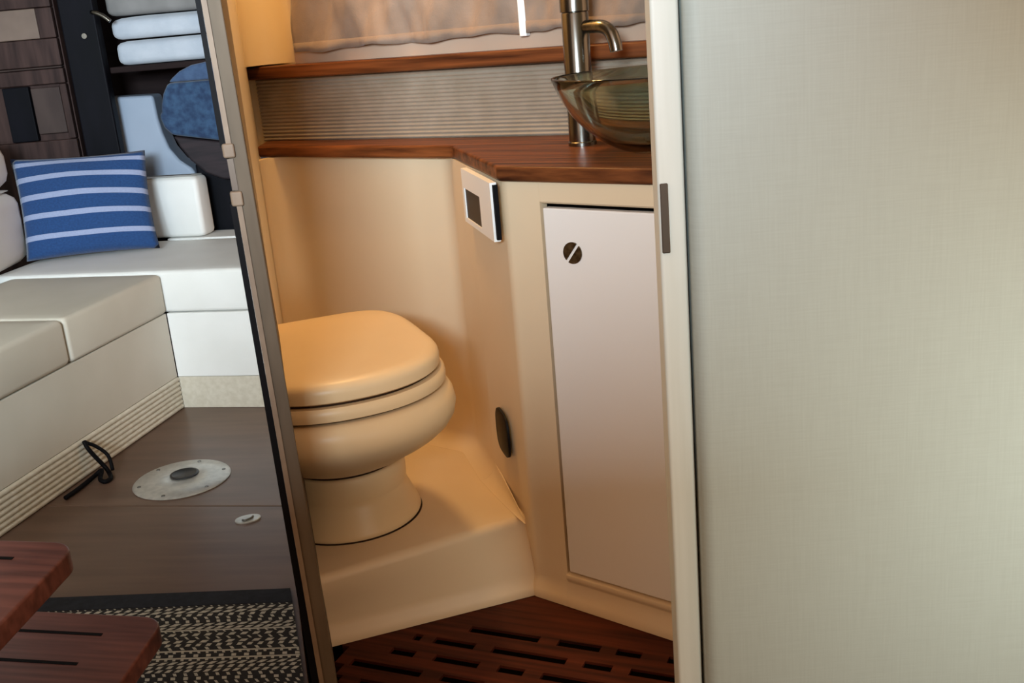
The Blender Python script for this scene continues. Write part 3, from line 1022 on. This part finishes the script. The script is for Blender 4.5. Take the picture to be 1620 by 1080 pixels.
cush('seat_cushion', 'cream seat cushion of left settee run, next to the corner', CN, e1, e2, (0.0, 0.462), (-0.006, 0.50), 0.2995, 0.418, 'cream_fabric', g_, 0.003, 0.012)
cush('seat_cushion', 'cream seat cushion of left settee run, nearest the wooden steps', CN, e1, e2, (0.466, 1.33), (-0.006, 0.50), 0.2995, 0.418, 'cream_fabric', g_, 0.003, 0.014)
cush('seat_cushion', 'bright white long seat cushion across the far end, under the striped pillow', CN, f1, f2, (-0.56, 0.47), (0.002, 0.468), 0.2995, 0.426, 'vinyl_white', g_, 0.003, 0.012)
gb = 'white settee back cushions'
cush('back_cushion', 'tall pale back cushion at the left edge beside the striped pillow', (-1.485, 3.47), (0, -1), (-1, 0), (0.05, 1.2), (0.03, 0.18), 0.431, 0.655, 'vinyl_white', gb, 0.01, 0.04)
cush('back_cushion', 'pale upper bolster lying above the left back cushion', (-1.49, 3.47), (0, -1), (-1, 0), (0.05, 1.2), (0.035, 0.19), 0.6665, 0.81, 'vinyl_white', gb, 0.01, 0.045)
cush('back_cushion', 'small white upright back cushion right of the striped pillow', (-1.26, 3.607), f1, f2, (0.03, 0.275), (0.0, 0.085), 0.4315, 0.632, 'vinyl_white', gb, 0.004, 0.016)

# striped pillow
pil = None
bm = bmesh.new()
uvl = bm.loops.layers.uv.new('UVMap')
BLp, BRp = Vector((-1.507, 3.345, 0.436)), Vector((-1.096, 3.385, 0.436))
TLp, TRp = Vector((-1.553, 3.485, 0.745)), Vector((-1.122, 3.49, 0.737))
nrm = (BRp - BLp).cross(TLp - BLp).normalized()
if nrm.y > 0: nrm = -nrm
NP = 26
grid_ = []
for side in (1, -1):
    rr = []
    for j in range(NP + 1):
        row = []
        for i in range(NP + 1):
            u, v = i / NP, j / NP
            p = (BLp * (1 - u) + BRp * u) * (1 - v) + (TLp * (1 - u) + TRp * u) * v
            sx_, sy_ = 4 * u * (1 - u), 4 * v * (1 - v)
            bul = (sx_ ** 0.55) * (sy_ ** 0.55) * 0.062
            c = (BLp + BRp + TLp + TRp) / 4
            pull = 0.05 * ((1 - sx_) * sy_ + (1 - sy_) * sx_)
            q = p + (c - p) * pull * 0.9
            q = q + nrm * side * bul + nrm * (0.004 * math.sin(9 * u + 5 * v) * sx_ * sy_)
            q.z = max(q.z, 0.4335)
            row.append((bm.verts.new(q), (u, v)))
        rr.append(row)
    grid_.append(rr)
for rr in grid_:
    for j in range(NP):
        for i in range(NP):
            quad = (rr[j][i], rr[j][i + 1], rr[j + 1][i + 1], rr[j + 1][i])
            f_ = bm.faces.new([q[0] for q in quad])
            for l_, q in zip(f_.loops, quad):
                l_[uvl].uv = q[1]
bmesh.ops.remove_doubles(bm, verts=bm.verts, dist=0.0002)
pil = tag(obj('pillow', bm, 'pillow', smooth=True, origin=(-1.31, 3.38, 0.435)), 'square blue pillow with thin white stripes leaning on the settee', 'pillow')

# moulded pale backrest standing behind the settee
bm = bmesh.new()
yy = 3.705
prof_ = [(-1.27, 0.60), (-1.19, 0.60), (-1.03, 0.601), (-1.012, 0.612), (-1.008, 0.635), (-1.022, 0.655), (-1.055, 0.682), (-1.082, 0.725), (-1.096, 0.775), (-1.103, 0.825), (-1.106, 0.90), (-1.27, 0.905)]
ext(bm, [(x * yy / 3.62, yy, 1.05 + (z - 1.05) * yy / 3.62) for x, z in prof_], (0, 0.11, 0))
sb = thing('side_backrest', 'pale bluish moulded seat back with curved foot behind the white cushion', 'seat', (-1.18, 3.78, 0))
obj('shell', bm, 'pale_blue', sb, bevel=0.012, seg=3)
bm = bmesh.new(); prism(bm, [(-1.27, 3.73), (-1.06, 3.70), (-1.06, 3.80), (-1.27, 3.80)], 0.0, 0.585)
obj('support', bm, 'dark_wood', sb)

# blue rounded chair at the door edge
ch = thing('upholstered_chair', 'rounded blue quilted chair back on dark base beside the door edge', 'chair', (-0.86, 3.62, 0))
yc = 3.56


def cs(pts, y):
    k = y / 3.5
    return [(x * k, y, 1.05 + (z - 1.05) * k) for x, z in pts]


up_ = [(-1.062, 0.838), (-1.052, 0.800), (-1.030, 0.775), (-0.83, 0.735), (-0.72, 0.735), (-0.72, 0.935), (-1.018, 0.937), (-1.038, 0.905), (-1.049, 0.872), (-1.052, 0.850)]
bm = bmesh.new(); ext(bm, cs(up_, yc), (0, 0.22, 0))
obj('cushion', bm, 'navy', ch, bevel=0.012, seg=3)
bm = bmesh.new()
ext(bm, cs([(-1.014, 0.939), (-0.72, 0.937), (-0.72, 0.992), (-0.89, 0.992), (-0.935, 0.986), (-0.975, 0.970), (-1.0, 0.952)], yc), (0, 0.22, 0))
obj('top_band', bm, 'navy_band', ch, bevel=0.008, seg=3, label='lighter slate blue band along the top')
bm = bmesh.new()
ext(bm, cs([(-1.028, 0.772), (-1.012, 0.735), (-0.985, 0.690), (-0.940, 0.645), (-0.89, 0.622), (-0.72, 0.60), (-0.72, 0.7325), (-0.83, 0.7325)], yc + 0.004), (0, 0.20, 0))
obj('underside', bm, 'chair_base', ch, bevel=0.008, seg=2)
bm = bmesh.new(); prism(bm, [(-1.03, 3.70), (-0.74, 3.70), (-0.74, 3.78), (-1.03, 3.78)], 0.0, 0.66)
obj('pedestal', bm, 'post', ch, bevel=0.01)

# locker
lk = thing('locker', 'brown wooden locker with tan panel behind the striped pillow', 'cabinet', (-1.6, 3.7, 0))
LY = 3.66


def lkb(name, x0, x1, z0, z1, m, y0=LY, y1=None, label=None, bevel=0.003):
    k = LY / 3.55
    b = bmesh.new()
    Z = lambda z: 1.05 + (z - 1.05) * k
    prism(b, [(x0 * k, y0), (x1 * k, y0), (x1 * k, y1 or y0 + 0.02), (x0 * k, y1 or y0 + 0.02)], Z(z0) if z0 > 0 else 0.0, Z(z1))
    return obj(name, b, m, lk, bevel=bevel, seg=2, label=label)


lkb('body', -1.95, -1.35, 0.0, 1.34, 'locker', LY + 0.021, LY + 0.3)
lkb('panel', -1.95, -1.405, 1.105, 1.197, 'tan', LY - 0.001, LY + 0.0205, label='tan upper panel of the locker')
lkb('rail', -1.95, -1.352, 1.02, 1.1035, 'locker', LY - 0.006)
lkb('rail', -1.95, -1.352, 1.1985, 1.34, 'locker', LY - 0.006)
lkb('moulding', -1.95, -1.352, 1.013, 1.0185, 'locker_light', LY - 0.009)
lkb('stile', -1.4035, -1.352, 1.105, 1.197, 'locker', LY - 0.006)
lkb('dark_door', -1.560, -1.475, 0.79, 0.962, 'post', LY - 0.002, label='narrow near-black door of the locker')
lkb('panel', -1.469, -1.376, 0.81, 0.955, 'locker_light', LY - 0.003, label='faded brown lower panel')
lkb('rail', -1.95, -1.352, 0.965, 1.0115, 'locker', LY - 0.005)
lkb('rail', -1.95, -1.352, 0.60, 0.788, 'locker', LY - 0.005)
lkb('stile', -1.3745, -1.352, 0.79, 0.963, 'locker', LY - 0.006)

# near-black post
pt = thing('post', 'near-black upright post between the locker and the towel shelf', 'post', (-1.30, 3.62, 0))
bm = bmesh.new(); prism(bm, [(-1.352, 3.60), (-1.238, 3.60), (-1.238, 3.65), (-1.352, 3.65)], 0.0, 1.899)
obj('shaft', bm, 'post', pt, bevel=0.006, seg=2)
bm = bmesh.new(); tube(bm, [(-1.243, 3.592, 1.172), (-1.228, 3.578, 1.170), (-1.205, 3.575, 1.158), (-1.185, 3.575, 1.140)], 0.007)
obj('latch_handle', bm, 'nickel', pt, smooth=True, label='small shiny latch handle')
bm = bmesh.new(); disc_on(bm, (-1.282, 3.5995, 1.102), (0, -1, 0), 0.009, 0.009, 0.006)
obj('knob', bm, 'nickel', pt)

# towel shelf with towels
shf = thing('towel_shelf', 'dark wooden shelf carrying the folded white towels', 'shelf', (-1.0, 3.8, 0))
bm = bmesh.new(); prism(bm, [(-1.236, 3.64), (-0.70, 3.61), (-0.70, 3.999), (-1.236, 3.999)], 0.978, 0.998)
obj('board', bm, 'dark_wood', shf, bevel=0.003)
bm = bmesh.new(); prism(bm, [(-1.236, 3.97), (-0.70, 3.97), (-0.70, 3.999), (-1.236, 3.999)], 0.999, 1.45)
obj('back_board', bm, 'dark_wood', shf)


def towel(z0, z1, dx, label, seed, m='towel', nm='towel', cat='towel', group='folded towels on the dark shelf'):
    rnd = random.Random(seed)
    b = bmesh.new()
    cushion(b, (-1.215 + dx, 3.665), unit(0.98, -0.10), unit(0.10, 0.98), (0, 0.52), (0, 0.26), z0, z1, 0.006, r=min(0.02, (z1 - z0) / 2.2))
    for v in b.verts:
        v.co.z += 0.003 * math.sin(9 * v.co.x + seed) * (1 if v.co.z > (z0 + z1) / 2 else 0.2)
    o_ = obj(nm, b, m, origin=(-0.96, 3.78, z0)); smooth_by_angle(o_, 60)
    return tag(o_, label, cat, group)


towel(1.000, 1.072, 0.0, 'lower folded white towel lying on the dark shelf', 1)
towel(1.082, 1.147, -0.004, 'upper folded white towel stacked on the other', 4)
towel(1.155, 1.26, -0.01, 'grey folded blanket on top of the white towels', 6, 'grey_cloth', 'blanket', 'blanket', None)

# round deck plate on the sole
dp = thing('deck_plate', 'large round aluminium table socket plate in the brown floor', 'plate', (-0.862, 2.508, 0))
bm = bmesh.new(); lathe(bm, (-0.862, 2.508), [(0.120, 0.0003), (0.121, 0.002), (0.118, 0.0045), (0.040, 0.0055), (0.038, 0.0045)], 64)
o = obj('plate', bm, 'alu', dp); smooth_by_angle(o, 40)
bm = bmesh.new(); lathe(bm, (-0.862, 2.532), [(0.036, 0.0056), (0.036, 0.0075), (0.031, 0.0085), (0.028, 0.0065)], 40)
o = obj('socket_cap', bm, 'dark_metal', dp, label='dark grey socket in the middle of the plate'); smooth_by_angle(o, 40)
for k in range(6):
    a = R(20 + 60 * k)
    b = bmesh.new(); lathe(b, (-0.862 + 0.104 * math.cos(a), 2.508 + 0.104 * math.sin(a)), [(0.005, 0.0048), (0.0045, 0.0062)], 12)
    obj('screw', b, 'screw', dp)
rp_ = thing('floor_ring_pull', 'small oval metal ring pull set in the floor near the rug', 'ring pull', (-0.638, 2.240, 0))
bm = bmesh.new(); disc_on(bm, (-0.638, 2.240, 0.0003), (0, 0, 1), 0.021, 0.029, 0.0035, power=2.3, upv=(1, 0.3, 0))
obj('plate', bm, 'alu', rp_)
bm = bmesh.new(); tube(bm, [(-0.648, 2.231, 0.0045), (-0.640, 2.226, 0.006), (-0.629, 2.236, 0.006), (-0.628, 2.248, 0.0045)], 0.0022, 8)
obj('ring', bm, 'screw', rp_, smooth=True)

# black pull cord at the kick panel
bm = bmesh.new()
off = 0.012
tube(bm, [(-1.121, 2.588, 0.097), (-1.112, 2.580, 0.080), (-1.098, 2.585, 0.050), (-1.082, 2.59, 0.020), (-1.068, 2.575, 0.007), (-1.055, 2.545, 0.006), (-1.062, 2.525, 0.006), (-1.078, 2.535, 0.010), (-1.082, 2.565, 0.022), (-1.098, 2.56, 0.012), (-1.112, 2.520, 0.007), (-1.122, 2.475, 0.007), (-1.132, 2.44, 0.007)], 0.006, 8, 5)
tube(bm, [(-1.118, 2.586, 0.094), (-1.098, 2.60, 0.075), (-1.075, 2.606, 0.045), (-1.062, 2.585, 0.012)], 0.005, 8, 5)
tag(obj('pull_cord', bm, 'black', smooth=True, origin=(-1.08, 2.55, 0.0)), 'knotted black cord loop hanging at the ribbed kick panel', 'cord')

# rug
rg = thing('rug', 'black and cream woven rug with navy border beside the steps', 'rug', (-0.7, 1.7, 0))
v0 = Vector((-0.99, 1.9412)); vx = Vector(unit(0.9957, -0.0925)); vy = Vector((vx.y, -vx.x))     # vy towards the camera
WR = 0.60


def rugpart(name, va, vb, m, z1):
    b = bmesh.new(); uvl_ = b.loops.layers.uv.new('UVMap')
    def rightlim(v):   # right edge runs just left of the door
        p = v0 + vy * v
        y = p.y - 0.05
        return (-0.2535 * y - p.x) / vx.x
    pts = [(0.0, va), (rightlim(va), va), (rightlim(vb), vb), (0.0, vb)]
    W = [v0 + vx * a + vy * c for a, c in pts]
    hexa(b, [(p.x, p.y, 0.0004) for p in W], [(p.x, p.y, z1) for p in W])
    for f_ in b.faces:
        for l_ in f_.loops:
            d = Vector(l_.vert.co[:2]) - v0
            l_[uvl_].uv = (d.dot(vx), d.dot(vy))
    return obj(name, b, m, rg)


rugpart('binding', 0.0, 0.052, 'rug_navy', 0.007)
rugpart('woven_field', 0.0525, 0.58, 'rug', 0.006)

# wooden steps, lower left
sp = thing('companionway_steps', 'reddish mahogany steps with rounded treads at lower left', 'steps', (-1.0, 1.35, 0))


def tread(name, corner, dfar, dright, z1, length, depth, grooves, label):
    """corner = far right corner; dfar runs left along the far edge, dright runs towards the camera"""
    c = Vector(corner); a = Vector(unit(*dfar)); b_ = Vector(unit(*dright))
    p = fillet([c + a * length + b_ * 0, c, c + b_ * depth, c + b_ * depth + a * length], [0.045, 0.045], 8)
    b = bmesh.new(); prism(b, [tuple(q) for q in p], z1 - 0.032, z1)
    t = obj(name, b, 'tread', sp, bevel=0.004, seg=3, label=label)
    for (d, s0) in grooves:
        b = bmesh.new()
        q0 = c + b_ * d + a * s0; q1 = c + b_ * d + a * (length - 0.02)
        w_ = b_ * 0.0035
        prism(b, [tuple(q0 - w_), tuple(q1 - w_), tuple(q1 + w_), tuple(q0 + w_)], z1 + 0.0001, z1 + 0.0007)
        obj('grip_strip', b, 'black', t)
    return t


tread('tread', (-0.575, 1.487), (-0.97, 0.235), (-0.09, -0.95), 0.20, 0.50, 0.30, [(0.058, 0.085), (0.135, 0.088), (0.21, 0.088)], 'lower step tread with black grip strips')
tread('tread', (-0.627, 1.362), (-0.97, 0.235), (-0.09, -0.95), 0.40, 0.42, 0.28, [(0.052, 0.075), (0.125, 0.088)], 'upper step tread with a black grip strip')
bm = bmesh.new(); prism(bm, [(-1.10, 1.10), (-1.06, 1.10), (-1.03, 1.62), (-1.07, 1.63)], 0.0004, 0.42)
obj('stringer', bm, 'tread', sp, bevel=0.004)
